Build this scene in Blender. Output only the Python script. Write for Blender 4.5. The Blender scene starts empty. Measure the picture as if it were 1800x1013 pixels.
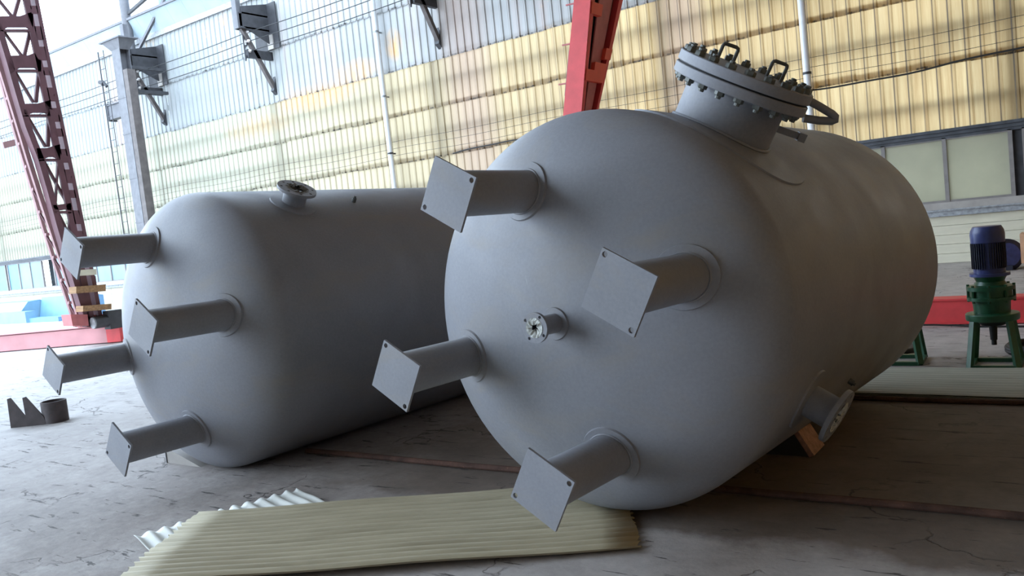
import bpy, bmesh, math, random
from mathutils import Vector, Matrix
random.seed(7)
C = bpy.context.scene.collection
scn = bpy.context.scene
PI = math.pi

# ------------------------------------------------------------------ camera
F0 = 1450.0
Rr = Vector((0.80867, 0.57811, -0.10819)).normalized()
Ff = Vector((-0.57983, 0.81128, -0.07393)).normalized()
def _cam_axes():
    tw = math.radians(54.44); p = math.radians(4.24); r = math.radians(6.2285)
    cp, sp = math.cos(p), math.sin(p)
    F = Vector((0, cp, -sp)); U = Vector((0, sp, cp)); R = Vector((1, 0, 0))
    R2 = math.cos(r) * R - math.sin(r) * U
    U2 = math.sin(r) * R + math.cos(r) * U
    D = Vector((-math.sin(tw), math.cos(tw), 0)); N = Vector((math.cos(tw), math.sin(tw), 0))
    f = lambda v: Vector((-(v.dot(D)), v.dot(N), v.z))
    return f(R2), f(U2), f(F)
CR, CU, CF = _cam_axes()
EYE = Vector((0, 0, 1.6))
cam = bpy.data.objects.new('camera', bpy.data.cameras.new('camera'))
C.objects.link(cam)
m = Matrix((CR, CU, -CF)).transposed().to_4x4(); m.translation = EYE
cam.matrix_world = m
cam.data.sensor_width = 36; cam.data.lens = F0 * 36 / 1800; cam.data.clip_end = 400
scn.camera = cam

# ------------------------------------------------------------------ world, light, exposure
w = bpy.data.worlds.new('world'); scn.world = w; w.use_nodes = True
nt = w.node_tree; nt.nodes.clear()
o = nt.nodes.new('ShaderNodeOutputWorld'); b = nt.nodes.new('ShaderNodeBackground')
tc = nt.nodes.new('ShaderNodeTexCoord'); sx = nt.nodes.new('ShaderNodeSeparateXYZ'); cr = nt.nodes.new('ShaderNodeValToRGB')
nt.links.new(tc.outputs['Generated'], sx.inputs[0]); nt.links.new(sx.outputs['Z'], cr.inputs[0])
cr.color_ramp.elements[0].color = (0.71, 0.845, 1.0, 1); cr.color_ramp.elements[1].color = (0.62, 0.79, 1.0, 1)
nt.links.new(cr.outputs[0], b.inputs[0]); nt.links.new(b.outputs[0], o.inputs[0])
b.inputs[1].default_value = 4.2
scn.view_settings.view_transform = 'Standard'; scn.view_settings.look = 'None'
scn.view_settings.exposure = 0.76; scn.view_settings.gamma = 1.0
scn.view_settings.use_curve_mapping = False

def at(px, py, Y=None, X=None, z=None):
    d = CF + CR * ((px - 900) / F0) - CU * ((py - 506.5) / F0)
    if Y is not None: k = Y / d.y
    elif X is not None: k = X / d.x
    else: k = (z - EYE.z) / d.z
    return EYE + d * k

# ------------------------------------------------------------------ materials
def new_mat(name):
    m = bpy.data.materials.new(name); m.use_nodes = True
    return m, m.node_tree, m.node_tree.nodes['Principled BSDF']
def noise(nt, scale, detail=4, vec=None, rough=0.55, dist=0.0):
    n = nt.nodes.new('ShaderNodeTexNoise'); n.inputs['Scale'].default_value = scale
    n.inputs['Detail'].default_value = detail; n.inputs['Roughness'].default_value = rough
    n.inputs['Distortion'].default_value = dist
    if vec is not None: nt.links.new(vec, n.inputs['Vector'])
    return n.outputs['Fac']
def coords(nt, kind='Object', scale=(1, 1, 1), rot=(0, 0, 0)):
    if kind == 'World':
        g = nt.nodes.new('ShaderNodeNewGeometry'); src = g.outputs['Position']
    else:
        t = nt.nodes.new('ShaderNodeTexCoord'); src = t.outputs[kind]
    mp = nt.nodes.new('ShaderNodeMapping'); mp.inputs['Scale'].default_value = scale; mp.inputs['Rotation'].default_value = rot
    nt.links.new(src, mp.inputs[0]); return mp.outputs[0]
def ramp(nt, fac, stops):
    r = nt.nodes.new('ShaderNodeValToRGB'); e = r.color_ramp.elements
    e[0].position = stops[0][0]; e[0].color = (*stops[0][1], 1) if len(stops[0][1]) == 3 else stops[0][1]
    e[1].position = stops[-1][0]; e[1].color = (*stops[-1][1], 1)
    for p, c in stops[1:-1]:
        q = e.new(p); q.color = (*c, 1)
    nt.links.new(fac, r.inputs[0]); return r.outputs[0]
def g3(v): return (v, v, v)
def mix(nt, fac, a, b, mode='MIX'):
    n = nt.nodes.new('ShaderNodeMix'); n.data_type = 'RGBA'; n.blend_type = mode
    for s, v in ((n.inputs[0], fac), (n.inputs[6], a), (n.inputs[7], b)):
        if isinstance(v, (int, float)): s.default_value = v
        elif isinstance(v, tuple): s.default_value = (*v, 1)
        else: nt.links.new(v, s)
    return n.outputs[2]
def math_(nt, op, a, b=0.0, clamp=False):
    n = nt.nodes.new('ShaderNodeMath'); n.operation = op; n.use_clamp = clamp
    for s, v in ((n.inputs[0], a), (n.inputs[1], b)):
        if isinstance(v, (int, float)): s.default_value = v
        else: nt.links.new(v, s)
    return n.outputs[0]
def bump(nt, bs, h, strength=0.2, dist=0.01):
    n = nt.nodes.new('ShaderNodeBump'); n.inputs['Strength'].default_value = strength; n.inputs['Distance'].default_value = dist
    nt.links.new(h, n.inputs['Height']); nt.links.new(n.outputs[0], bs.inputs['Normal'])
def obj_random(nt):
    return nt.nodes.new('ShaderNodeObjectInfo').outputs['Random']

def paint(name, col, rough=0.5, var=0.12, scale=6, metal=0.0, spec=0.5, fleck=None, fleck_amt=0.62, stretch=(1, 1, 1), bmp=0.05):
    m, nt, bs = new_mat(name)
    v = coords(nt, 'Object', stretch)
    n = noise(nt, scale, 5, v)
    lo = tuple(c * (1 - var) for c in col); hi = tuple(min(1, c * (1 + var)) for c in col)
    c = ramp(nt, n, [(0.3, lo), (0.7, hi)])
    if fleck:
        n2 = noise(nt, scale * 5, 6, v, 0.7)
        f = ramp(nt, n2, [(fleck_amt, g3(0)), (fleck_amt + 0.06, g3(1))])
        c = mix(nt, f, c, fleck)
    nt.links.new(c, bs.inputs['Base Color'])
    bs.inputs['Roughness'].default_value = rough; bs.inputs['Metallic'].default_value = metal
    bs.inputs['Specular IOR Level'].default_value = spec
    if bmp: bump(nt, bs, noise(nt, scale * 12, 3, v), bmp, 0.004)
    return m

# grey primer with a thin film of brownish dust
def primer(name, col=(0.25, 0.255, 0.282)):
    m, nt, bs = new_mat(name)
    v = coords(nt, 'Object')
    n = noise(nt, 1.3, 4, v, 0.5, 0.6)
    c = ramp(nt, n, [(0.32, tuple(x * 0.88 for x in col)), (0.68, tuple(x * 1.14 for x in col))])
    n2 = noise(nt, 60, 3, v, 0.6)
    c = mix(nt, 0.10, c, ramp(nt, n2, [(0.3, g3(0.1)), (0.7, g3(0.42))]))
    dust = ramp(nt, noise(nt, 2.2, 5, coords(nt, 'Object', (1, 0.5, 1.8)), 0.6, 0.8), [(0.5, g3(0)), (0.75, g3(0.5))])
    c = mix(nt, dust, c, (0.30, 0.265, 0.22))
    # pale scuffs
    sc = ramp(nt, noise(nt, 3.3, 6, coords(nt, 'Object', (2.6, 2.6, 0.8)), 0.65, 2.5), [(0.68, g3(0)), (0.74, g3(0.35))])
    c = mix(nt, sc, c, (0.42, 0.43, 0.44))
    nt.links.new(c, bs.inputs['Base Color'])
    r = ramp(nt, noise(nt, 2.5, 4, v), [(0.3, g3(0.42)), (0.7, g3(0.6))])
    nt.links.new(r, bs.inputs['Roughness'])
    bs.inputs['Specular IOR Level'].default_value = 0.4
    bump(nt, bs, noise(nt, 140, 2, v), 0.06, 0.002)
    return m
M = {}
M['primer'] = primer('grey_primer')
M['primer_dark'] = paint('dark_primer', (0.10, 0.105, 0.10), 0.55, 0.2, 20)
M['nut'] = paint('nut_metal', (0.13, 0.135, 0.12), 0.45, 0.3, 30, metal=0.3)
M['gasket'] = paint('gasket_black', (0.01, 0.01, 0.01), 0.7)
M['wrap'] = paint('torn_wrap', (0.50, 0.51, 0.47), 0.5, 0.3, 30, bmp=0.4)
M['wrap_dark'] = paint('torn_wrap_dull', (0.15, 0.15, 0.135), 0.6, 0.3, 30, bmp=0.4)
M['bore'] = paint('bore_dark', (0.03, 0.03, 0.028), 0.8)
M['rust'] = paint('rusty_steel', (0.10, 0.05, 0.035), 0.85, 0.45, 9, fleck=(0.20, 0.10, 0.06), fleck_amt=0.6, stretch=(1, 1, 1), bmp=0.5)
M['scrap'] = paint('scrap_steel', (0.075, 0.06, 0.06), 0.7, 0.3, 8, fleck=(0.12, 0.07, 0.05), bmp=0.2)
M['gantry_red'] = paint('gantry_red', (0.70, 0.06, 0.065), 0.5, 0.14, 4, fleck=(0.28, 0.03, 0.03), fleck_amt=0.68)
M['gantry_bright'] = paint('gantry_bright_red', (0.80, 0.085, 0.045), 0.5, 0.1, 4)
M['gantry_dull'] = paint('gantry_dull_red', (0.50, 0.15, 0.15), 0.6, 0.15, 5)
M['lattice'] = paint('shaded_maroon', (0.12, 0.05, 0.06), 0.6, 0.2, 3, fleck=(0.12, 0.04, 0.04), fleck_amt=0.62)  # face turned from the sky, its shade put into the colour
M['lattice_pink'] = paint('lit_pink_red', (0.33, 0.19, 0.19), 0.65, 0.15, 3)  # sky-lit side of the same leg, brightness put into the colour
M['beam_pink'] = paint('glare_pale_red', (0.52, 0.245, 0.25), 0.6, 0.12, 2)  # red beam with the pale lens glare mixed into its colour
M['steel_grey'] = paint('grey_steel', (0.12, 0.12, 0.13), 0.55, 0.2, 5, fleck=(0.18, 0.14, 0.12), fleck_amt=0.66)
M['steel_dark'] = paint('dark_steel', (0.045, 0.045, 0.05), 0.6, 0.3, 5)
M['steel_brown'] = paint('brown_grey_steel', (0.10, 0.085, 0.08), 0.65, 0.25, 5)
M['white_pipe'] = paint('white_downpipe', (0.78, 0.80, 0.82), 0.4, 0.06, 8, fleck=(0.35, 0.33, 0.3), fleck_amt=0.66, stretch=(1, 1, 0.3))
M['wire'] = paint('black_wire', (0.015, 0.015, 0.015), 0.6)
M['blue'] = paint('motor_blue', (0.045, 0.06, 0.19), 0.35, 0.2, 12)
M['blue_dark'] = paint('motor_fin_dark', (0.012, 0.014, 0.03), 0.5, 0.2, 12)
M['green'] = paint('gearbox_green', (0.016, 0.085, 0.04), 0.35, 0.25, 12)
M['black'] = paint('black_rubber', (0.012, 0.012, 0.012), 0.6)
M['wood'] = paint('plank_wood', (0.30, 0.17, 0.08), 0.8, 0.3, 6, stretch=(0.4, 4, 4))
M['peach'] = paint('peach_cover', (0.60, 0.34, 0.20), 0.6, 0.15, 6)
M['pinkwood'] = paint('pinkish_block', (0.42, 0.25, 0.215), 0.75, 0.3, 25, fleck=(0.2, 0.08, 0.06))
M['cream'] = paint('cream_board', (0.62, 0.58, 0.45), 0.7, 0.12, 3, stretch=(0.4, 1, 2), fleck=(0.3, 0.27, 0.2), fleck_amt=0.72)
M['ledge'] = paint('galvanised_ledge', (0.33, 0.34, 0.35), 0.5, 0.35, 14, metal=0.3)
M['sill'] = paint('sill_grey_brown', (0.36, 0.33, 0.30), 0.6, 0.15, 4)
M['lintel'] = paint('dark_lintel', (0.055, 0.06, 0.07), 0.5, 0.4, 5)
M['mullion'] = paint('mullion_grey', (0.22, 0.20, 0.19), 0.5, 0.15, 5)
M['tarp'] = paint('pale_blue_panel', (0.19, 0.34, 0.44), 0.5, 0.08, 3)
M['tarp2'] = paint('sky_blue_panel', (0.14, 0.29, 0.48), 0.5, 0.08, 3)
M['render'] = paint('plinth_wall', (0.42, 0.40, 0.37), 0.85, 0.15, 2)
M['hall'] = paint('hall_inside', (0.30, 0.27, 0.23), 0.8, 0.15, 1)
M['porcelain'] = paint('insulator', (0.55, 0.52, 0.50), 0.3)

# translucent corrugated sheet
def sheeting(name, stops, trans=0.5, washout=None, streak=1.0, rust=0.0, tint=0.12):
    m, nt, bs = new_mat(name)
    v = coords(nt, 'World', (7, 7, 0.25))
    n = noise(nt, 1.6, 6, v, 0.7)
    c = ramp(nt, n, stops)
    big = ramp(nt, noise(nt, 0.45, 3, coords(nt, 'World')), [(0.35, g3(0.86)), (0.65, g3(1.0))])
    c = mix(nt, 1.0, c, big, 'MULTIPLY')
    rnd = ramp(nt, obj_random(nt), [(0.0, g3(1 - tint)), (1.0, g3(1.0))])
    c = mix(nt, 1.0, c, rnd, 'MULTIPLY')
    if washout:  # washed-out glare of the left end mixed into the sheet colour
        g = nt.nodes.new('ShaderNodeNewGeometry'); s = nt.nodes.new('ShaderNodeSeparateXYZ'); nt.links.new(g.outputs['Position'], s.inputs[0])
        mr = nt.nodes.new('ShaderNodeMapRange'); nt.links.new(s.outputs['X'], mr.inputs[0])
        mr.inputs[1].default_value = -8; mr.inputs[2].default_value = -24; mr.inputs[3].default_value = 0; mr.inputs[4].default_value = 0.8
        c = mix(nt, mr.outputs[0], c, washout)
    if rust:
        rs = ramp(nt, noise(nt, 0.8, 6, coords(nt, 'World', (1, 1, 0.6)), 0.7), [(0.62, g3(0)), (0.72, g3(rust))])
        c = mix(nt, rs, c, (0.72, 0.47, 0.25))
        rs = ramp(nt, noise(nt, 1.1, 3, coords(nt, 'World', (1.2, 1, 0.12)), 0.6), [(0.55, g3(0)), (0.75, g3(0.5))])
        c = mix(nt, rs, c, (0.50, 0.36, 0.32))
    # orange rust blush either side of the joint at 6.36 m, where the water runs
    gg = nt.nodes.new('ShaderNodeNewGeometry'); sg = nt.nodes.new('ShaderNodeSeparateXYZ'); nt.links.new(gg.outputs['Position'], sg.inputs[0])
    for x0, z0, wx, wz, amt in ((-19.2, 6.15, 2.0, 0.42, 1.0), (-17.3, 6.55, 1.0, 0.4, 1.0), (-15.75, 7.0, 0.35, 0.5, 1.2), (-22.0, 5.7, 2.0, 0.4, 0.5)):
        ex_ = math_(nt, 'DIVIDE', math_(nt, 'SUBTRACT', sg.outputs['X'], x0), wx); ez_ = math_(nt, 'DIVIDE', math_(nt, 'SUBTRACT', sg.outputs['Z'], z0), wz)
        rr = math_(nt, 'SUBTRACT', 1.0, math_(nt, 'ADD', math_(nt, 'MULTIPLY', ex_, ex_), math_(nt, 'MULTIPLY', ez_, ez_)), True)
        nn = ramp(nt, noise(nt, 1.6, 5, coords(nt, 'World', (4, 4, 1)), 0.6), [(0.35, g3(0.2)), (0.6, g3(1.0))])
        c = mix(nt, mix(nt, 1.0, math_(nt, 'MULTIPLY', rr, amt, True), nn, 'MULTIPLY'), c, (0.62, 0.37, 0.16))
    # pinkish brown band below the bracket
    for x0, wx in ((-13.3, 1.0), (-7.3, 0.7)):
        ex_ = math_(nt, 'DIVIDE', math_(nt, 'SUBTRACT', sg.outputs['X'], x0), wx)
        rr = math_(nt, 'MULTIPLY', math_(nt, 'SUBTRACT', 1.0, math_(nt, 'MULTIPLY', ex_, ex_), True), 0.6)
        c = mix(nt, rr, c, (0.34, 0.235, 0.185))
    # dark line along rib foot, dark in the very bottom lap of each sheet
    tco = nt.nodes.new('ShaderNodeTexCoord'); s2 = nt.nodes.new('ShaderNodeSeparateXYZ'); nt.links.new(tco.outputs['Object'], s2.inputs[0])
    fx = math_(nt, 'FRACT', math_(nt, 'MULTIPLY', s2.outputs['X'], 4.0))
    d1 = math_(nt, 'ABSOLUTE', math_(nt, 'SUBTRACT', fx, 0.70))
    line = ramp(nt, d1, [(0.02, g3(1)), (0.085, g3(0))])
    line = mix(nt, 1.0, line, ramp(nt, noise(nt, 0.8, 5, coords(nt, 'World', (5, 1, 0.8))), [(0.3, g3(0.5)), (0.55, g3(1.0))]), 'MULTIPLY')
    c = mix(nt, line, c, (0.10, 0.08, 0.065))
    lap = ramp(nt, s2.outputs['Z'], [(0.03, g3(1)), (0.055, g3(0))])
    lapn = ramp(nt, noise(nt, 2.3, 6, coords(nt, 'World', (3, 1, 1)), 0.7), [(0.45, g3(0)), (0.62, g3(0.95))])
    c = mix(nt, mix(nt, 1.0, lap, lapn, 'MULTIPLY'), c, (0.04, 0.035, 0.03))
    nt.links.new(c, bs.inputs['Base Color']); bs.inputs['Roughness'].default_value = 0.5
    if trans:
        t = nt.nodes.new('ShaderNodeBsdfTranslucent'); nt.links.new(c, t.inputs[0])
        mx = nt.nodes.new('ShaderNodeMixShader'); mx.inputs[0].default_value = trans
        out = nt.nodes['Material Output']
        nt.links.new(bs.outputs[0], mx.inputs[1]); nt.links.new(t.outputs[0], mx.inputs[2]); nt.links.new(mx.outputs[0], out.inputs[0])
    return m
M['yellow'] = sheeting('yellowed_sheeting', [(0.30, (0.40, 0.26, 0.115)), (0.5, (0.50, 0.35, 0.17)), (0.7, (0.59, 0.445, 0.235))], 0.5, washout=(0.36, 0.375, 0.31))
M['white'] = sheeting('white_sheeting', [(0.3, (0.37, 0.36, 0.345)), (0.7, (0.47, 0.455, 0.44))], 0.12, washout=(0.30, 0.325, 0.325), rust=0.9, tint=0.06)
M['bluesheet'] = sheeting('pale_blue_sheeting', [(0.3, (0.16, 0.30, 0.46)), (0.7, (0.22, 0.38, 0.54))], 0.3)

def glass_mat(name, col, trans=0.6):
    m, nt, bs = new_mat(name)
    c = ramp(nt, noise(nt, 1.2, 4, coords(nt, 'World')), [(0.3, tuple(x * 0.85 for x in col)), (0.7, col)])
    nt.links.new(c, bs.inputs['Base Color']); bs.inputs['Roughness'].default_value = 0.25
    t = nt.nodes.new('ShaderNodeBsdfTranslucent'); nt.links.new(c, t.inputs[0])
    mx = nt.nodes.new('ShaderNodeMixShader'); mx.inputs[0].default_value = trans
    nt.links.new(bs.outputs[0], mx.inputs[1]); nt.links.new(t.outputs[0], mx.inputs[2]); nt.links.new(mx.outputs[0], nt.nodes['Material Output'].inputs[0])
    return m
M['frost'] = glass_mat('frosted_greenish_glass', (0.50, 0.485, 0.38), 0.45)
M['frost_blue'] = glass_mat('frosted_pale_glass', (0.38, 0.49, 0.53), 0.5)

# loose fibreglass sheets on the floor
def frp(name, a, b_, rough=0.6):
    m, nt, bs = new_mat(name)
    v = coords(nt, 'Object', (0.5, 5, 1))
    c = ramp(nt, noise(nt, 3, 6, v, 0.65), [(0.3, a), (0.7, b_)])
    st = ramp(nt, noise(nt, 1.6, 6, coords(nt, 'Object', (0.6, 3, 1)), 0.7), [(0.60, g3(0)), (0.75, g3(0.55))])
    c = mix(nt, st, c, (0.20, 0.14, 0.09))
    nt.links.new(c, bs.inputs['Base Color']); bs.inputs['Roughness'].default_value = rough
    return m
M['frp'] = frp('aged_fibreglass', (0.38, 0.33, 0.22), (0.56, 0.50, 0.35))
M['frp_white'] = frp('white_fibreglass', (0.58, 0.58, 0.53), (0.74, 0.74, 0.68))
M['frp_grey'] = frp('grey_green_fibreglass', (0.36, 0.36, 0.29), (0.50, 0.49, 0.40))

# worn concrete floor
def concrete():
    m, nt, bs = new_mat('worn_concrete')
    P = coords(nt, 'World')
    c = ramp(nt, noise(nt, 0.9, 8, P, 0.62, 0.4), [(0.30, (0.21, 0.175, 0.155)), (0.5, (0.33, 0.285, 0.26)), (0.68, (0.46, 0.42, 0.395))])
    fine = ramp(nt, noise(nt, 14, 8, P, 0.7), [(0.3, g3(0.72)), (0.7, g3(1.12))])
    c = mix(nt, 1.0, c, fine, 'MULTIPLY')
    s = nt.nodes.new('ShaderNodeSeparateXYZ'); nt.links.new(P, s.inputs[0])
    # browner, darker band between the tracks on the right
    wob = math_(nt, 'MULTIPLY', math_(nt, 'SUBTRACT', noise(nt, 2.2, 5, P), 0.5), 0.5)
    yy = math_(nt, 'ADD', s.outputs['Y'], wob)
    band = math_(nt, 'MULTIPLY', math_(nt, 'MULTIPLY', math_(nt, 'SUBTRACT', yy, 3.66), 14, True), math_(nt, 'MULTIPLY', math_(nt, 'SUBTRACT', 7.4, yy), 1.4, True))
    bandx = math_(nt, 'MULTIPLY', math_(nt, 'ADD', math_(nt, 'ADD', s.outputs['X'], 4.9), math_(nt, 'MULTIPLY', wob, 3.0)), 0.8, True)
    brown_mix = math_(nt, 'MULTIPLY', math_(nt, 'MULTIPLY', band, bandx), 0.72)
    c = mix(nt, brown_mix, c, ramp(nt, noise(nt, 3, 7, P, 0.65), [(0.3, (0.10, 0.075, 0.055)), (0.7, (0.19, 0.145, 0.11))]))
    # paler towards the open end, before and behind the brown band
    pale = math_(nt, 'MULTIPLY', math_(nt, 'MULTIPLY', math_(nt, 'ADD', s.outputs['X'], 4.5), -0.16, True), 0.75)
    c = mix(nt, pale, c, ramp(nt, noise(nt, 5, 8, P, 0.7), [(0.3, (0.34, 0.32, 0.31)), (0.7, (0.52, 0.50, 0.485))]))
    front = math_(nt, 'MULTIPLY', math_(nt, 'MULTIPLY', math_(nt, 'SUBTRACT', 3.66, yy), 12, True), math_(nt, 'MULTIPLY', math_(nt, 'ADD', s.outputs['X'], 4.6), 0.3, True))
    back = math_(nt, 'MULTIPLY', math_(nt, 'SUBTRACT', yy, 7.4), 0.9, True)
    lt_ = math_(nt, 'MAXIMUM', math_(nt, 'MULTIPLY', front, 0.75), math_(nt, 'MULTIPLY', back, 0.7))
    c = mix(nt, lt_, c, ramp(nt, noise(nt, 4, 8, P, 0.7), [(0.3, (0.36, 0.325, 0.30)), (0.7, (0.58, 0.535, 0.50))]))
    # cracks: edges of distorted cells, only in places; and short dark gouges
    vo = nt.nodes.new('ShaderNodeTexVoronoi'); vo.feature = 'DISTANCE_TO_EDGE'; vo.inputs['Scale'].default_value = 0.7
    dv = nt.nodes.new('ShaderNodeMapping'); nt.links.new(P, dv.inputs[0])
    ad = nt.nodes.new('ShaderNodeVectorMath'); ad.operation = 'ADD'
    nz = nt.nodes.new('ShaderNodeTexNoise'); nz.inputs['Scale'].default_value = 2.6; nz.inputs['Detail'].default_value = 8; nt.links.new(P, nz.inputs['Vector'])
    nt.links.new(P, ad.inputs[0]); nt.links.new(nz.outputs['Color'], ad.inputs[1]); nt.links.new(ad.outputs[0], vo.inputs['Vector'])
    crack = ramp(nt, vo.outputs['Distance'], [(0.0, g3(1)), (0.012, g3(0))])
    keep = ramp(nt, noise(nt, 1.3, 4, P), [(0.47, g3(0)), (0.55, g3(0.9))])
    crack = mix(nt, 1.0, crack, keep, 'MULTIPLY')
    gouge = ramp(nt, noise(nt, 6.5, 8, coords(nt, 'World', (0.32, 2.3, 1), (0, 0, -0.12)), 0.72, 0.4), [(0.60, g3(0)), (0.635, g3(0.9))])
    dk = mix(nt, 1.0, crack, gouge, 'LIGHTEN')
    c = mix(nt, dk, c, (0.05, 0.04, 0.035))
    nt.links.new(c, bs.inputs['Base Color']); bs.inputs['Roughness'].default_value = 0.72
    hh = mix(nt, 0.5, noise(nt, 9, 8, P, 0.7), math_(nt, 'SUBTRACT', 1.0, dk))
    bump(nt, bs, hh, 0.55, 0.02)
    return m
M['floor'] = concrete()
M['yard'] = paint('outside_ground', (0.42, 0.40, 0.36), 0.9, 0.1, 1)

# ------------------------------------------------------------------ mesh helpers
class MB:
    def __init__(s): s.v = []; s.f = []
    def add(s, vs, fs):
        n = len(s.v); s.v += [tuple(v) for v in vs]; s.f += [tuple(i + n for i in f) for f in fs]; return s
    def box(s, x0, x1, y0, y1, z0, z1, mat=None):
        vs = [Vector((x, y, z)) for z in (z0, z1) for y in (y0, y1) for x in (x0, x1)]
        if mat is not None: vs = [mat @ v for v in vs]
        return s.add(vs, [(0, 2, 3, 1), (4, 5, 7, 6), (0, 1, 5, 4), (2, 6, 7, 3), (0, 4, 6, 2), (1, 3, 7, 5)])
    def bar(s, p, q, w, h=None, up=(0, 0, 1)):
        p = Vector(p); q = Vector(q); h = h or w; d = (q - p); L = d.length; d.normalize()
        u = Vector(up)
        if abs(d.dot(u)) > 0.98: u = Vector((0, 1, 0))
        a = d.cross(u).normalized(); c = a.cross(d).normalized()
        mt = Matrix((a, d, c)).transposed().to_4x4(); mt.translation = p
        return s.box(-w / 2, w / 2, 0, L, -h / 2, h / 2, mt)
    def lathe(s, prof, origin=(0, 0, 0), axis=(0, 0, 1), seg=32, cap=False):
        ax = Vector(axis).normalized(); u = ax.orthogonal().normalized(); v = ax.cross(u); o_ = Vector(origin)
        vs = []; fs = []; n = len(prof)
        for k in range(seg):
            t = 2 * PI * k / seg; e = u * math.cos(t) + v * math.sin(t)
            for r, h in prof: vs.append(o_ + ax * h + e * r)
        for k in range(seg):
            k2 = (k + 1) % seg
            for j in range(n - 1): fs.append((k * n + j, k2 * n + j, k2 * n + j + 1, k * n + j + 1))
        if cap:
            fs.append(tuple(k * n + n - 1 for k in range(seg))); fs.append(tuple(k * n for k in reversed(range(seg))))
        return s.add(vs, fs)
    def cyl(s, p, q, r, seg=20, r2=None):
        p = Vector(p); q = Vector(q); L = (q - p).length
        return s.lathe([(r, 0), (r if r2 is None else r2, L)], p, q - p, seg, True)
    def tube(s, pts, r, seg=10, closed=False):
        pts = [Vector(p) for p in pts]; n = len(pts); vs = []; fs = []; prev = None
        for i in range(n):
            a = pts[(i - 1) % n] if (closed or i > 0) else pts[i]; c = pts[(i + 1) % n] if (closed or i < n - 1) else pts[i]
            d = (c - a).normalized()
            u = d.orthogonal().normalized() if prev is None else (prev - d * prev.dot(d)).normalized()
            prev = u; v = d.cross(u)
            for k in range(seg):
                t = 2 * PI * k / seg; vs.append(pts[i] + (u * math.cos(t) + v * math.sin(t)) * r)
        for i in range(n if closed else n - 1):
            j = (i + 1) % n
            for k in range(seg): fs.append((i * seg + k, i * seg + (k + 1) % seg, j * seg + (k + 1) % seg, j * seg + k))
        if not closed: fs.append(tuple(reversed(range(seg)))); fs.append(tuple((n - 1) * seg + k for k in range(seg)))
        return s.add(vs, fs)
    def prism(s, poly, ext):
        n = len(poly); e = Vector(ext); a = [Vector(p) for p in poly]
        return s.add(a + [p + e for p in a], [tuple(reversed(range(n))), tuple(range(n, 2 * n))] + [(i, (i + 1) % n, n + (i + 1) % n, n + i) for i in range(n)])
    def mesh(s, name, smooth=35):
        me = bpy.data.meshes.new(name); me.from_pydata(s.v, [], s.f); me.validate(clean_customdata=False)
        bm = bmesh.new(); bm.from_mesh(me); bmesh.ops.recalc_face_normals(bm, faces=bm.faces); bm.to_mesh(me); bm.free()
        if smooth:
            me.polygons.foreach_set('use_smooth', [True] * len(me.polygons)); me.set_sharp_from_angle(angle=math.radians(smooth))
        return me
def put(name, me, mat, parent=None):
    me = me.mesh(name) if isinstance(me, MB) else me
    ob = bpy.data.objects.new(name, me); C.objects.link(ob)
    if mat is not None and not me.materials: me.materials.append(mat)
    if parent: ob.parent = parent
    return ob
def thing(name, label, cat, loc=(0, 0, 0), rot=(0, 0, 0), group=None):
    o = bpy.data.objects.new(name, None); C.objects.link(o); o.empty_display_size = 0.1
    o.location = loc; o.rotation_euler = rot; o['label'] = label; o['category'] = cat
    if group: o['group'] = group
    return o
def tag(o, label, cat, group=None):
    o['label'] = label; o['category'] = cat
    if group: o['group'] = group
    return o
def struct(o, label=None, cat=None):
    o['kind'] = 'structure'
    if label: o['label'] = label
    if cat: o['category'] = cat
    return o
def empty_struct(name, label, cat):
    o = bpy.data.objects.new(name, None); C.objects.link(o); return struct(o, label, cat)
def holed_plate(outline, holes, thick, fr):
    """flat plate (outline and round holes in 2-D) placed by the 4x4 frame fr, thickness along local z"""
    bm = bmesh.new(); edges = []
    loops = [outline] + [[(hx + r * math.cos(2 * PI * k / 14), hy + r * math.sin(2 * PI * k / 14)) for k in range(14)] for hx, hy, r in holes]
    for lp in loops:
        vs = [bm.verts.new((x, y, 0)) for x, y in lp]
        edges += [bm.edges.new((vs[i], vs[(i + 1) % len(vs)])) for i in range(len(vs))]
    bmesh.ops.triangle_fill(bm, use_beauty=True, edges=edges)
    r = bmesh.ops.extrude_face_region(bm, geom=bm.faces[:])
    bmesh.ops.translate(bm, vec=(0, 0, thick), verts=[g for g in r['geom'] if isinstance(g, bmesh.types.BMVert)])
    bmesh.ops.transform(bm, matrix=fr, verts=bm.verts)
    bmesh.ops.recalc_face_normals(bm, faces=bm.faces)
    me = bpy.data.meshes.new('plate'); bm.to_mesh(me); bm.free(); return me

# ------------------------------------------------------------------ setting
WY = 17.72
mb = MB(); mb.add([(-70, -40, 0), (40, -40, 0), (40, 60, 0), (-70, 60, 0)], [(0, 1, 2, 3)])
struct(put('floor', mb, M['floor']), 'worn cracked concrete floor, brown on the right', 'floor')
WIN_X = [-1.1 - 6.68 * k for k in range(7)]            # building columns behind the sheeting
wall = empty_struct('wall_back', 'long corrugated sheet wall, yellowed below and white above', 'wall')
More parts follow.
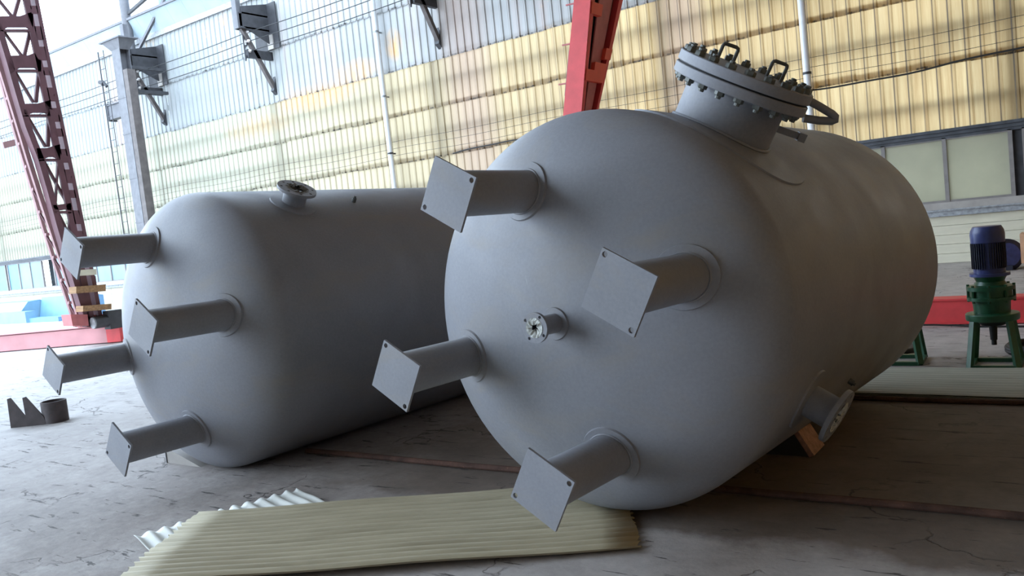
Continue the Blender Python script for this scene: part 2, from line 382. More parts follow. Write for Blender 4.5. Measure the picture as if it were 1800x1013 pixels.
# corrugated sheets: three ribs of 0.25 m each, one mesh per tier
def sheet_mesh(name, h):
    mb = MB(); vs = []; fs = []
    xs = []
    for k in range(4):
        b0 = k * 0.25
        xs += [(b0, 0.0), (b0 + 0.165, 0.0), (b0 + 0.185, -0.032), (b0 + 0.225, -0.032), (b0 + 0.245, 0.0)]
    xs.append((1.005, 0.0))
    for x, y in xs: vs += [(x, y - 0.02, 0), (x, y, h)]
    for i in range(len(xs) - 1): fs.append((2 * i, 2 * i + 2, 2 * i + 3, 2 * i + 1))
    return mb.add(vs, fs).mesh(name, 0)
tiers = [(2.50, 3.80, 'yellow', 0.00), (3.72, 5.10, 'yellow', -0.02), (5.02, 6.36, 'yellow', -0.035), (6.28, 8.02, 'white', -0.05), (7.94, 9.62, 'white', -0.065)]
for z0, z1, mt, dy in tiers:
    me = sheet_mesh('cladding_sheet', z1 - z0 + 0.06); me.materials.append(M[mt])
    nsheet = 47
    for i in range(nsheet):
        x = 2.25 - i * 1.0
        ob = bpy.data.objects.new('cladding_sheet', me); C.objects.link(ob); ob.parent = wall
        ob.location = (x - 1.0, WY + dy + random.uniform(-0.004, 0.004), z0 + random.uniform(-0.018, 0.018))
top = sheet_mesh('cladding_sheet', 1.6); top.materials.append(M['white'])
for i in range(23):                                    # higher sheets over the covered bays
    ob = bpy.data.objects.new('cladding_sheet', top); C.objects.link(ob); ob.parent = wall
    ob.location = (2.25 - (i + 1) * 1.0, WY - 0.08, 9.56)
# plinth, boards, ledge, sill, lintel
put('plinth', MB().box(-46, 2.5, WY + 0.02, WY + 0.22, 0, 1.0), M['render'], wall)
for k in range(5):
    bd = MB().box(0, 3.25, -0.03 - 0.012 * (4 - k), 0.0, 0, 0.172).mesh('plinth_board'); bd.materials.append(M['cream'])
    for i in range(15):
        if i == 14 and k == 0: pass
        ob = bpy.data.objects.new('plinth_board', bd); C.objects.link(ob); ob.parent = wall
        ob.location = (0.35 - 3.27 * (i + 1), WY + 0.02, 0.01 + 0.178 * k); ob.rotation_euler = (0.05, 0, 0)
put('ledge', MB().box(-46, 2.5, WY - 0.06, WY + 0.02, 0.92, 1.03).box(-46, 2.5, WY - 0.11, WY - 0.06, 1.0, 1.02).box(-46, 2.5, WY - 0.10, WY - 0.06, 0.90, 0.92), M['ledge'], wall)
put('sill', MB().box(-46, 2.5, WY - 0.02, WY + 0.2, 1.03, 1.16), M['sill'], wall)
put('lintel', MB().box(-46, 2.5, WY - 0.05, WY + 0.2, 2.42, 2.50).box(-46, 2.5, WY - 0.10, WY - 0.05, 2.485, 2.54).box(-46, 2.5, WY - 0.01, WY + 0.2, 2.36, 2.42), M['lintel'], wall)
for x in WIN_X:
    mb = MB().box(x - 0.1, x + 0.1, WY + 0.08, WY + 0.10, 0.9, 9.9).box(x - 0.1, x + 0.1, WY + 0.28, WY + 0.30, 0.9, 9.9).box(x - 0.008, x + 0.008, WY + 0.1, WY + 0.28, 0.9, 9.9)
    put('wall_column', mb, M['steel_dark'], wall)
for z in (3.05, 4.45, 5.75, 7.2, 8.7):
    put('girt', MB().box(-46, 2.5, WY + 0.12, WY + 0.22, z - 0.08, z + 0.08), M['steel_dark'], wall)
for k in (0, 3):
    x0, x1 = WIN_X[k] - 0.1, WIN_X[k + 1] + 0.1
    put('cross_brace', MB().bar((x0 - 0.3, WY + 0.34, 4.6), (x1 + 2.2, WY + 0.34, 2.2), 0.10), M['steel_dark'], wall)
# windows, one per bay
for k in (0, 1, 2, 3, 4, 5, 6, 7):
    xa, xb = (WIN_X[k] - 0.11, WIN_X[k] - 6.68 + 0.11) if k < 7 else (2.45, WIN_X[0] + 0.11)
    W = empty_struct('window_%d' % (k + 1), ('%s row of frosted panes under the dark lintel, counted from the right' % ('second', 'third', 'fourth', 'fifth', 'sixth', 'seventh', 'leftmost', 'rightmost')[k]), 'window')
    fm = MB().box(xb, xa, WY, WY + 0.06, 1.16, 1.20).box(xb, xa, WY, WY + 0.06, 2.34, 2.38)
    put('frame', fm, M['mullion'], W)
    n = 6 if k < 7 else 3; dx = (xa - xb) / n
    for i in range(n + 1):
        x = xa - dx * i
        put('mullion', MB().box(x - 0.035, x + 0.035, WY - 0.01, WY + 0.07, 1.16, 2.38), M['mullion'], W)
    for i in range(n):
        if k == 5 and i == 2: continue                     # an open pane, dark panel behind
        x = xa - dx * i
        mt = 'frost' if k < 3 or k == 7 else 'frost_blue'
        if k == 5 and i > 4: mt = 'tarp2'
        if k == 6: mt = 'tarp2' if i < 2 else 'frost_blue'
        put('pane', MB().box(x - dx + 0.035, x - 0.035, WY + 0.025, WY + 0.033, 1.2, 2.34), M[mt], W)
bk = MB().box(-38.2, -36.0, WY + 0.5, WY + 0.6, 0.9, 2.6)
put('dark_backing', bk, M['steel_dark'], wall)  # dark panel stands in for the gloom behind the open pane
put('end_post', MB().box(0.32, 0.52, WY - 0.12, WY, 0, 1.0), M['steel_grey'], wall)

# eaves, canopy of translucent sheets beside the crane post, roof, and unseen hall walls added to steer the light
eave = empty_struct('trim_1', 'long pale eaves gutter on top of the sheet wall', 'gutter')
put('gutter', MB().box(-46, -20.9, WY - 0.16, WY + 0.1, 9.62, 9.74).box(-46, -20.9, WY - 0.16, WY - 0.14, 9.74, 9.80), M['ledge'], eave)
cano = empty_struct('ceiling_1', 'strip of pale translucent roof sheets above the eaves', 'roof')
cs = MB().add([(0, 0, 0), (0.9, 0, 0), (0.9, -0.35, 0.60), (0, -0.35, 0.60), (0, 0, 0.02), (0.9, 0, 0.02), (0.9, -0.35, 0.62), (0, -0.35, 0.62)],
              [(0, 1, 2, 3), (7, 6, 5, 4), (0, 4, 5, 1), (2, 6, 7, 3), (1, 5, 6, 2), (3, 7, 4, 0)]).mesh('roof_sheet', 0)
cs.materials.append(glass_mat('pale_roof_sheet', (0.56, 0.63, 0.66), 0.5))
for i in range(27):
    ob = bpy.data.objects.new('roof_sheet', cs); C.objects.link(ob); ob.parent = cano; ob.location = (-21.0 - (i + 1) * 0.91, WY - 0.12, 9.78)
put('roof_edge_rail', MB().box(-46, -21, WY - 0.52, WY - 0.46, 10.38, 10.46), M['steel_grey'], cano)
bl = sheet_mesh('upper_sheet', 3.0); bl.materials.append(M['bluesheet'])
up = empty_struct('wall_upper', 'pale blue sheeting high above the eaves beside the crane post', 'wall')
for i in range(7):
    ob = bpy.data.objects.new('upper_sheet', bl); C.objects.link(ob); ob.parent = up; ob.location = (-20.9 - (i + 1) * 1.0, WY + 0.9, 10.75)
put('upper_rail', MB().bar((-28.0, WY + 0.7, 10.35), (-21.0, WY + 0.7, 11.0), 0.12), M['steel_dark'], up)
roof = MB().box(-14.0, 13.5, -11.6, WY + 0.6, 11.15, 11.35)
struct(put('ceiling', roof, M['hall']), 'roof over the covered bays, out of view', 'roof')
struct(put('wall_front', MB().box(-11.5, 13.5, -11.8, -11.6, 0, 11.2), M['hall']), 'unseen wall added behind the viewer to block skylight', 'wall')  # added to shut out sky from behind the viewer
struct(put('wall_right', MB().box(13.3, 13.32, -11.6, WY + 0.6, 0, 11.2), M['yellow']), 'unseen end wall added at the right to give warm light', 'wall')  # added translucent end wall, warms the light from the right
struct(put('wall_back_right', MB().box(2.5, 13.3, WY, WY + 0.02, 0, 11.2), M['yellow']), 'rest of the sheet wall, out of view', 'wall')

# ------------------------------------------------------------------ tanks
R = 1.0567; HD = 0.4157; TL = 2.80; RL = 0.6928; PD = 0.8713; SIDE = 0.2646
def head_y(x, z):
    q = max(0.0, 1 - (x * x + z * z) / (R * R)); return -HD * math.sqrt(q)
def shell_mesh():
    prof = []
    for k in range(0, 19):
        t = PI / 2 * k / 18; prof.append((R * math.sin(t), -HD * math.cos(t)))
    for k in range(1, 12): prof.append((R, TL * k / 12))
    for k in range(0, 19):
        t = PI / 2 * (1 - k / 18); prof.append((R * math.sin(t), TL + HD * math.cos(t)))
    prof[0] = (0.0005, -HD); prof[-1] = (0.0005, TL + HD)
    return MB().lathe(prof, (0, 0, R), (0, 1, 0), 96).mesh('shell', 60)
def P(t, ang, h): return Vector((h * math.cos(ang), t, R + h * math.sin(ang)))
def cyl_pad(t0, ang, rad, off=0.009, hole=0.0, seg=48):
    vs = []; fs = []; rings = [(hole, off), (rad * 0.6 + hole * 0.4, off), (rad - 0.006, off), (rad, -0.004)]
    for k in range(seg):
        a = 2 * PI * k / seg
        for r, o_ in rings: vs.append(P(t0 + r * math.cos(a), ang + r * math.sin(a) / R, R + o_))
    n = len(rings)
    for k in range(seg):
        k2 = (k + 1) % seg
        for j in range(n - 1): fs.append((k * n + j, k2 * n + j, k2 * n + j + 1, k * n + j + 1))
    return MB().add(vs, fs).mesh('reinforcing_pad', 40)
def head_pad(cx, cz, r0, r1, off=0.010, seg=40):
    vs = []; fs = []; rings = [(r0, off), ((r0 + r1) / 2, off), (r1 - 0.006, off), (r1, -0.006)]
    for k in range(seg):
        a = 2 * PI * k / seg
        for r, o_ in rings:
            x = cx + r * math.cos(a); z = cz + r * math.sin(a)
            vs.append((x * (1 + o_ * 0.6), head_y(x, z) - o_, R + z * (1 + o_ * 0.6)))
    n = len(rings)
    for k in range(seg):
        k2 = (k + 1) % seg
        for j in range(n - 1): fs.append((k * n + j, k2 * n + j, k2 * n + j + 1, k * n + j + 1))
    return MB().add(vs, fs).mesh('reinforcing_pad', 40)
def frame_at(o_, ex, ey, ez):
    mt = Matrix((ex, ey, ez)).transposed().to_4x4(); mt.translation = o_; return mt
def add_legs(T, phi, psi):
    for k in range(4):
        an = phi - k * PI / 2
        cx, cz = RL * math.cos(an), RL * math.sin(an)
        yh = head_y(cx * 1.12, cz * 1.12) + 0.10
        leg = put('leg', MB().lathe([(0.100, 0), (0.108, 0), (0.108, yh + PD), (0.100, yh + PD)], (cx, -PD, R + cz), (0, 1, 0), 40), M['primer'], T)
        # square plate, holes on the two corners along the leg circle
        b0 = psi - k * PI / 2
        ex = Vector((math.cos(b0), 0, math.sin(b0))); ez = Vector((0, -1, 0)); ey = ez.cross(ex)
        h = SIDE / math.sqrt(2) * 1.01
        mt = frame_at(Vector((cx, -PD, R + cz)), ex, ey, ez)
        hd = h - 0.03
        pl = holed_plate([(h, 0), (0, h), (-h, 0), (0, -h)], [(0, hd, 0.0125), (0, -hd, 0.0125)], 0.014, mt)
        put('base_plate', pl, M['primer'], leg)
        put('reinforcing_pad', head_pad(cx, cz, 0.10, 0.152), M['primer'], leg)
        # weld bead round the root
        pts = []
        for j in range(36):
            a = 2 * PI * j / 36; x = cx + 0.112 * math.cos(a); z = cz + 0.112 * math.sin(a)
            pts.append((x, head_y(x, z) - 0.012, R + z))
        put('weld_bead', MB().tube(pts, 0.006, 6, True), M['primer'], leg)
def ragged(mbore, center, ex, ey, ez, r, seg=26, hole=0.35, depth=0.02, seed=1):
    rnd = random.Random(seed); vs = []; fs = []
    for k in range(seg):
        a = 2 * PI * k / seg
        hr = r * hole * rnd.uniform(0.45, 1.5)
        e = ex * math.cos(a) + ey * math.sin(a)
        vs.append(center + e * r + ez * rnd.uniform(-0.002, 0.003))
        vs.append(center + e * (r * 0.72) + ez * rnd.uniform(-depth, depth * 0.7))
        vs.append(center + e * hr + ez * rnd.uniform(-depth * 1.5, 0.0))
    for k in range(seg):
        k2 = (k + 1) % seg
        for j in range(2): fs.append((k * 3 + j, k2 * 3 + j, k2 * 3 + j + 1, k * 3 + j + 1))
    return MB().add(vs, fs).mesh('torn_cover', 0)
def nozzle(T, origin, ax, ref, rn, rf, thick, length, depth, nh, hole_r, wrapmat, seed, bore_r=None, hole=0.45):
    """pipe stub with a drilled flange and a torn cover over the bore; origin on axis, flange face at length"""
    ez = ax.normalized(); ex = (ref - ez * ref.dot(ez)).normalized(); ey = ez.cross(ex)
    nz = put('nozzle', MB().lathe([(rn, -depth), (rn, length - thick), (rn * 0.9, length - thick), (rn * 0.9, -depth * 0.2), (0.001, -depth * 0.2)], origin, ez, 32), M['primer'], T)
    br = bore_r or rn * 0.9
    holes = [((rf + rn) / 2 * 1.02 * math.cos(2 * PI * (k + 0.5) / nh), (rf + rn) / 2 * 1.02 * math.sin(2 * PI * (k + 0.5) / nh), hole_r) for k in range(nh)] + []
    bm_out = [(rf * math.cos(2 * PI * k / 48), rf * math.sin(2 * PI * k / 48)) for k in range(48)]
    me = holed_plate(bm_out, holes + [(0, 0, br)], thick, frame_at(origin + ez * (length - thick), ex, ey, ez))
    put('flange', me, M['primer'], nz)
    put('torn_cover', ragged(None, origin + ez * (length + 0.002), ex, ey, ez, br * 1.12, seed=seed, hole=hole, depth=rn * 0.16), M[wrapmat], nz)
    return nz
SH = shell_mesh()
def tank(label, C0, th_local, phi, psi):
    T = thing('pressure_tank', label, 'tank', C0, (-0.0146, 0, th_local))
    put('shell', SH, M['primer'], T); add_legs(T, phi, psi); return T
def seam(T, t, rr=R):
    pts = [P(t, 2 * PI * k / 96, rr + 0.0005) for k in range(96)]
    return put('weld_seam', MB().tube(pts, 0.004, 5, True), M['primer'], T)

# large tank in front: axis heading angle from +Y towards +X of 3.47 degrees
T1 = tank('big grey primed tank nearest the viewer, bolted round manway on its top right', (-2.16, 3.78, 0.042), -math.radians(3.47), 1.844, 1.8546)
# manway
MT, MA = 0.50, math.radians(59)
rad = Vector((math.cos(MA), 0, math.sin(MA))); ex = Vector((0, 1, 0)); ey = Vector((-math.sin(MA), 0, math.cos(MA)))
mc = Vector((0, MT, R))
mw = put('manway', MB().lathe([(0.262, 0.93), (0.262, 1.262)], mc, rad, 56), M['primer'], T1)
put('reinforcing_pad', cyl_pad(MT + 0.04, MA, 0.50, 0.009, 0.25, 64), M['primer'], T1)
put('weld_bead', MB().tube([P(MT + 0.268 * math.cos(2 * PI * k / 48), MA + 0.268 * math.sin(2 * PI * k / 48) / R, R + 0.012) for k in range(48)], 0.009, 6, True), M['primer'], mw)
put('flange', MB().lathe([(0.262, 1.238), (0.285, 1.252), (0.352, 1.252), (0.356, 1.256), (0.356, 1.300), (0.352, 1.304), (0.25, 1.304)], mc, rad, 72), M['primer'], mw)
put('gasket', MB().lathe([(0.25, 1.303), (0.343, 1.303), (0.343, 1.314), (0.25, 1.314)], mc, rad, 64), M['gasket'], mw)
cv = put('cover', MB().lathe([(0.0005, 1.313), (0.352, 1.313), (0.356, 1.317), (0.356, 1.362), (0.352, 1.366), (0.0005, 1.368)], mc, rad, 72), M['primer'], T1)
bolt = MB()
bolt.lathe([(0.0001, 1.365), (0.028, 1.365), (0.028, 1.386), (0.024, 1.391), (0.0001, 1.391)], (0, 0, 0), (0, 0, 1), 6)
bolt.lathe([(0.015, 1.22), (0.015, 1.402), (0.0001, 1.404)], (0, 0, 0), (0, 0, 1), 10)
bolt.lathe([(0.0001, 1.229), (0.022, 1.229), (0.026, 1.233), (0.026, 1.253), (0.0001, 1.253)], (0, 0, 0), (0, 0, 1), 6)
bolt.lathe([(0.0001, 1.214), (0.014, 1.215), (0.014, 1.235)], (0, 0, 0), (0, 0, 1), 10)
bme = bolt.mesh('bolt'); bme.materials.append(M['nut'])
NB = 20
for k in range(NB):
    a = 2 * PI * (k + 0.5) / NB
    ob = bpy.data.objects.new('bolt', bme); C.objects.link(ob); ob.parent = mw
    ob.matrix_local = frame_at(mc + (ex * math.cos(a) + ey * math.sin(a)) * 0.315, ex, ey, rad) @ Matrix.Rotation(a + random.uniform(-.4, .4), 4, 'Z')
def handle(c, along, parent):
    w_, h_ = 0.043, 0.095; pts = []
    base = mc + rad * 1.362 + c
    for q in ((-w_, 0), (-w_, h_ * 0.86), (-w_ + 0.003, h_ * 0.95), (-w_ + 0.012, h_), (w_ - 0.012, h_), (w_ - 0.003, h_ * 0.95), (w_, h_ * 0.86), (w_, 0)):
        pts.append(base + along * q[0] + rad * q[1])
    put('handle', MB().tube(pts, 0.0095, 8), M['primer_dark'], parent)
d1 = (ex * 0.75 - ey * 0.66).normalized()
handle(-d1 * 0.135 + ex.cross(rad) * 0.0, d1, cv); handle(d1 * 0.155, d1, cv)
# davit arm: a bent pipe sticking out past the rim
dd = (ex * 0.62 - ey * 0.78).normalized(); dp = rad.cross(dd)
M1 = Matrix.Translation(T1.location) @ T1.rotation_euler.to_matrix().to_4x4(); M1i = M1.inverted()
def onT1(px, py, pt, nrm):
    d = CF + CR * ((px - 900) / F0) - CU * ((py - 506.5) / F0)
    o_ = M1i @ EYE; d = M1i.to_3x3() @ d; return o_ + d * ((pt - o_).dot(nrm) / d.dot(nrm))
pts = [onT1(x, y, mc + dp * u, dp) for x, y, u in ((1405, 168, -0.02), (1440, 187, 0.0), (1463, 201, 0.0), (1468, 206, 0.0), (1468, 211, 0.0), (1462, 213, 0.0), (1440, 212, 0.0), (1412, 208, 0.0))]
put('davit_arm', MB().tube(pts, 0.0215, 16), M['primer'], mw)
put('davit_bracket', MB().bar(mc + rad * 1.145 + dd * 0.25, mc + rad * 1.145 + dd * 0.39, 0.018, 0.035, rad).bar(mc + rad * 1.145 + dd * 0.39, mc + rad * 1.145 + dd * 0.43, 0.05, 0.045, rad), M['primer'], mw)
# nozzle in the middle of the head
nozzle(T1, Vector((0.004, -HD, R + 0.004)), Vector((0, -1, 0)), Vector((1, 0, 0.15)), 0.048, 0.074, 0.018, 0.17, 0.08, 4, 0.008, 'wrap', 3, hole=0.3)
put('reinforcing_pad', head_pad(0.0, 0.0, 0.04, 0.085), M['primer'], T1)
# nozzle low on the right flank
LA = math.radians(-29.5); lr = Vector((math.cos(LA), 0, math.sin(LA)))
nozzle(T1, Vector((0, 0.42, R)) + lr * (R - 0.02), lr, Vector((0, 1, 0)), 0.085, 0.145, 0.024, 0.18, 0.10, 8, 0.011, 'wrap', 5, hole=0.35)
put('reinforcing_pad', cyl_pad(0.42, LA, 0.17, 0.009, 0.08), M['primer'], T1)
q = P(1.18, math.radians(-33), R); qd = (q - Vector((0, 1.18, R))).normalized()
put('small_socket', MB().cyl(q - qd * 0.02, q + qd * 0.03, 0.018, 12).cyl(q + qd * 0.03, q + qd * 0.04, 0.011, 8), M['primer_dark'], T1)

# second tank behind at the left
T2 = tank('grey primed tank behind on the left, small open flanged nozzle on its top', (-5.56, 3.75, 0.0), -math.radians(2.4), 1.7906, 1.7774)
NA = math.radians(59); nr = Vector((math.cos(NA), 0, math.sin(NA)))
nozzle(T2, Vector((0, 0.49, R)) + nr * (R - 0.02), nr, Vector((0, 1, 0)), 0.088, 0.148, 0.022, 0.15, 0.10, 8, 0.011, 'wrap_dark', 9, hole=0.66)
put('reinforcing_pad', cyl_pad(0.49, NA, 0.18, 0.009, 0.08), M['primer'], T2)
q = P(1.093, math.radians(58.6), R); qd = (q - Vector((0, 1.093, R))).normalized()
put('small_socket', MB().cyl(q - qd * 0.02, q + qd * 0.035, 0.018, 12).cyl(q + qd * 0.035, q + qd * 0.05, 0.011, 8), M['primer_dark'], T2)

# ------------------------------------------------------------------ chocks
def V(x, y, z=0.0): return Vector((x, y, z))
ck = thing('wheel_chock', 'dark triangular chock with a pinkish end, wedged under the right side of the big tank', 'chock', (-1.655, 5.02, 0))
A = [V(-0.06, 0.0, 0.0), V(0.17, 0.0, 0.0), V(0.07, 0.0, 0.17)]
put('wedge', MB().prism([V(-0.12, 0, 0.0), V(0.155, 0, 0.0), V(0.06, 0, 0.165)], (0, 0.26, 0)), M['steel_dark'], ck)
put('end_board', MB().prism([V(0.158, -0.005, 0.0), V(0.188, -0.005, 0.012), V(0.09, -0.005, 0.182), V(0.062, -0.005, 0.168)], (0, 0.24, 0)), M['pinkwood'], ck)
ck2 = thing('wheel_chock', 'pale wedge block with a dark end, under the left side of the far tank', 'chock', (-6.05, 3.66, 0))
put('wedge', MB().prism([V(-0.17, 0, 0.0), V(0.28, 0, 0.0), V(-0.14, 0, 0.12), V(-0.17, 0, 0.12)], (0, 0.22, 0)), M['sill'], ck2)
put('end_plate', MB().box(-0.18, -0.17, -0.005, 0.225, 0.0, 0.13), M['steel_dark'], ck2)

# ------------------------------------------------------------------ pipes on the floor
def rusty(label, xa, xb, y0, y1, r):
    n = 24; pts = [(xa + (xb - xa) * k / n, y0 + (y1 - y0) * k / n + 0.006 * math.sin(k * 1.3), r) for k in range(n + 1)]
    ob = put('track_pipe', MB().tube(pts, r, 10), M['rust']); return tag(ob, label, 'pipe')
rusty('long rusty pipe running on the floor under the big tank', -5.15, 4.5, 4.20, 4.40, 0.0205)
rusty('rusty pipe along the near edge of the sheet stack at the right', -1.9, 4.5, 6.50, 6.54, 0.019)

# ------------------------------------------------------------------ loose corrugated sheets
def corr(name, L, Wd, pitch, amp, mat, holes=0):
    n = int(Wd / pitch * 8); nl = 14; vs = []; fs = []
    for i in range(n + 1):
        y = Wd * i / n
        for j in range(nl + 1):
            x = L * j / nl
            vs.append((x + 0.01 * math.sin(i * 0.9) * (j in (0, nl)), y, amp * (1 + math.cos(2 * PI * y / pitch)) + 0.004 * math.sin(j * 0.9 + y * 3) + 0.006))
    for i in range(n):
        for j in range(nl): fs.append((i * (nl + 1) + j, (i + 1) * (nl + 1) + j, (i + 1) * (nl + 1) + j + 1, i * (nl + 1) + j + 1))
    me = MB().add(vs, fs).mesh(name, 80)
    ob = put(name, me, mat); md = ob.modifiers.new('t', 'SOLIDIFY'); md.thickness = 0.002
    return ob
s1 = corr('corrugated_sheet', 2.62, 1.01, 0.063, 0.011, M['frp'])
s1.location = (-1.83 - 0.85 * 2.62, 3.37 - 0.527 * 2.62, 0.036); s1.rotation_euler = (0, 0.0125, math.atan2(0.527, 0.85))
tag(s1, 'long yellowish corrugated fibreglass sheet lying on the floor in front of the tanks', 'sheet')
s2 = corr('corrugated_sheet', 0.80, 1.02, 0.086, 0.012, M['frp_white'])
s2.location = (-4.72, 2.50, 0.0); s2.rotation_euler = (0, 0, -0.30)
tag(s2, 'shorter white corrugated sheet sticking out from under the long yellowish sheet', 'sheet')
stk = 'corrugated sheets stacked by the mixers'
for k in range(3):
    s = corr('corrugated_sheet', 4.6, 1.04, 0.083, 0.007, M['frp_grey'])
    s.location = (-1.95 + (0.0, 0.05, -0.04)[k], 6.56 + 0.015 * k, 0.010 * k - 0.003); s.rotation_euler = (0, 0, 0.004 * k)
    tag(s, ('lowest grey green corrugated sheet of the stack before the green mixers', 'middle grey green corrugated sheet of the stack before the green mixers',
            'topmost grey green corrugated sheet of the stack before the green mixers')[k], 'sheet', stk)

# ------------------------------------------------------------------ mixers (geared motors on green stands)
def mixer():
    T = thing('mixer_drive', 'geared motor', 'motor')
    z = 0.0
    b = MB().lathe([(0.001, 0.83), (0.118, 0.83), (0.118, 1.05), (0.127, 1.06), (0.129, 1.13), (0.124, 1.16), (0.105, 1.195), (0.001, 1.2)], (0, 0, 0), (0, 0, 1), 32)
    mt = put('motor', b, M['blue'], T)
    f = MB()
    for k in range(40):
        a = 2 * PI * k / 40; e = Vector((math.cos(a), math.sin(a), 0))
        if (k % 10) in (0,): continue
        f.bar(e * 0.121 + V(0, 0, 0.84), e * 0.121 + V(0, 0, 1.055), 0.005, 0.016, e)
    put('cooling_fins', f, M['blue_dark'], mt)
    put('terminal_box', MB().box(-0.045, 0.045, 0.11, 0.18, 0.90, 1.0), M['blue'], mt)
    put('motor_flange', MB().lathe([(0.11, 0.775), (0.150, 0.775), (0.150, 0.80), (0.118, 0.80), (0.118, 0.835)], (0, 0, 0), (0, 0, 1), 32), M['blue'], mt)
    g = MB().lathe([(0.001, 0.46), (0.135, 0.46), (0.142, 0.57), (0.180, 0.572), (0.180, 0.60), (0.155, 0.602), (0.155, 0.655), (0.180, 0.657), (0.180, 0.69), (0.120, 0.70), (0.105, 0.73), (0.125, 0.775), (0.14, 0.777), (0.001, 0.777)], (0, 0, 0), (0, 0, 1), 36)
    gb = put('gearbox', g, M['green'], T)
    for k in range(8):
        a = 2 * PI * k / 8; e = Vector((math.cos(a), math.sin(a), 0))
        put('bolt', MB().lathe([(0.001, 0.555), (0.012, 0.555), (0.012, 0.705), (0.001, 0.705)], e * 0.168, (0, 0, 1), 6), M['green'], gb)
    put('motor_plate', MB().lathe([(0.12, 0.395), (0.195, 0.40), (0.200, 0.41), (0.200, 0.45), (0.195, 0.457), (0.12, 0.465)], (0, 0, 0), (0, 0, 1), 36), M['green'], T)
    put('seal_housing', MB().lathe([(0.001, 0.345), (0.09, 0.355), (0.13, 0.40), (0.13, 0.41)], (0, 0, 0), (0, 0, 1), 28), M['black'], T)
    put('shaft', MB().lathe([(0.001, 0.18), (0.020, 0.18), (0.020, 0.22), (0.026, 0.225), (0.032, 0.35), (0.001, 0.35)], (0, 0, 0), (0, 0, 1), 20), M['black'], T)
    for k in range(4):
        a = PI / 4 + PI / 2 * k; e = Vector((math.cos(a), math.sin(a), 0))
        put('leg', MB().bar(e * 0.185 + V(0, 0, 0.40), e * 0.245 + V(0, 0, 0.01), 0.052, 0.03, e), M['green'], T)
    br_ = MB()
    for sx_, sy_, tx, ty in ((-1, -1, 1, -1), (1, -1, 1, 1), (1, 1, -1, 1), (-1, 1, -1, -1)):
        br_.bar((sx_ * 0.17, sy_ * 0.17, 0.018), (tx * 0.17, ty * 0.17, 0.018), 0.05, 0.034)
    put('base_frame', br_, M['green'], T)
    return T
def dup(root, loc, rz, label):
    r = root.copy(); C.objects.link(r); r.location = loc; r.rotation_euler = (0, 0, rz); r['label'] = label
    for ch in list(root.children):
        c = ch.copy(); C.objects.link(c); c.parent = r
        for g in list(ch.children):
            d = g.copy(); C.objects.link(d); d.parent = c
    return r
mx = mixer(); mx.location = (-0.745, 7.88, 0); mx.scale = (1, 1, 0.985); mx.rotation_euler = (0, 0, 0.0)
mx['label'] = 'blue motor on a green gearbox and four legged stand, in full view at the right'; mx['group'] = 'mixer drives'
dup(mx, (-1.50, 8.02, 0), 0.05, 'geared motor on a green stand mostly hidden behind the big tank')
# coil of black hose and black disc behind the stands
def hose(name, label, x, y, r, n, rr):
    pts = []
    for k in range(n * 24 + 1):
        a = 2 * PI * k / 24; q = r * (1 - 0.05 * math.sin(a * 0.37)); pts.append((x + q * math.cos(a), y + q * math.sin(a), rr + 0.018 * k / 24 + 0.004 * math.sin(a * 3)))
    return tag(put(name, MB().tube(pts, rr, 8), M['black']), label, 'hose')
hose('rubber_hose', 'coil of black hose on the floor behind the green mixer stand', -0.42, 8.38, 0.27, 4, 0.022)
dsc = MB().lathe([(0.001, 0), (0.24, 0), (0.25, 0.01), (0.25, 0.035), (0.24, 0.045), (0.06, 0.05), (0.05, 0.07), (0.001, 0.07)], (-1.70, 8.55, 0), (0, 0, 1), 36)
tag(put('black_disc', dsc, M['black']), 'flat black disc on the floor behind the half hidden mixer stand', 'disc')

# motor lying on the floor by the wall and a peach cover beside it
lm_ = thing('electric_motor', 'dark blue motor lying on its side by the wall, right of the mixer', 'motor', (-1.30, 15.9, 0))
ax = Vector((0.45, -0.89, 0)).normalized(); cc = V(0, 0, 0.25)
put('body', MB().lathe([(0.001, -0.30), (0.22, -0.30), (0.24, -0.27), (0.24, 0.14), (0.20, 0.19), (0.001, 0.20)], cc, ax, 32), M['blue'], lm_)
put('end_bell', MB().lathe([(0.25, 0.10), (0.27, 0.12), (0.27, 0.17), (0.25, 0.18), (0.2, 0.19)], cc, ax, 32), M['blue_dark'], lm_)
put('base', MB().box(-0.15, 0.15, -0.2, 0.15, 0, 0.08), M['blue_dark'], lm_)
put('conduit', MB().tube([cc + V(-0.22, -0.28, 0.02), cc + V(-0.05, -0.32, 0.10), cc + V(-0.12, -0.32, -0.10), cc + V(-0.14, -0.30, -0.22)], 0.035, 8), M['white_pipe'], lm_)
pe = MB().box(-1.03, -0.15, 15.75, 16.25, 0.10, 0.58).box(-1.0, -0.9, 15.8, 16.2, 0, 0.10).box(-0.3, -0.2, 15.8, 16.2, 0, 0.10)
tag(put('peach_box', pe, M['peach']), 'peach coloured box by the wall at the right edge, next to the lying motor', 'box')

# ------------------------------------------------------------------ gantry track beams
gb = thing('gantry_end_beam', 'low red steel beam on the floor behind the mixers', 'beam', (-2.5, 10.1, 0))
put('web', MB().box(-5.3, 5.5, 0.0, 0.20, 0.03, 0.27), M['gantry_red'], gb)
put('top_flange', MB().box(-5.3, 5.5, -0.02, 0.24, 0.27, 0.29), M['gantry_red'], gb)
put('bottom_flange', MB().box(-5.3, 5.5, -0.02, 0.24, 0.01, 0.03), M['gantry_red'], gb)
cab = MB().tube([(-2.4 + 0.45 * k, 9.86 + 0.05 * math.sin(k * 0.9), 0.012 + 0.03 * max(0, math.sin(k * 1.15))) for k in range(12)], 0.011, 6)
tag(put('power_cable', cab, M['wire']), 'thin black cable on the floor along the red beam', 'cable')
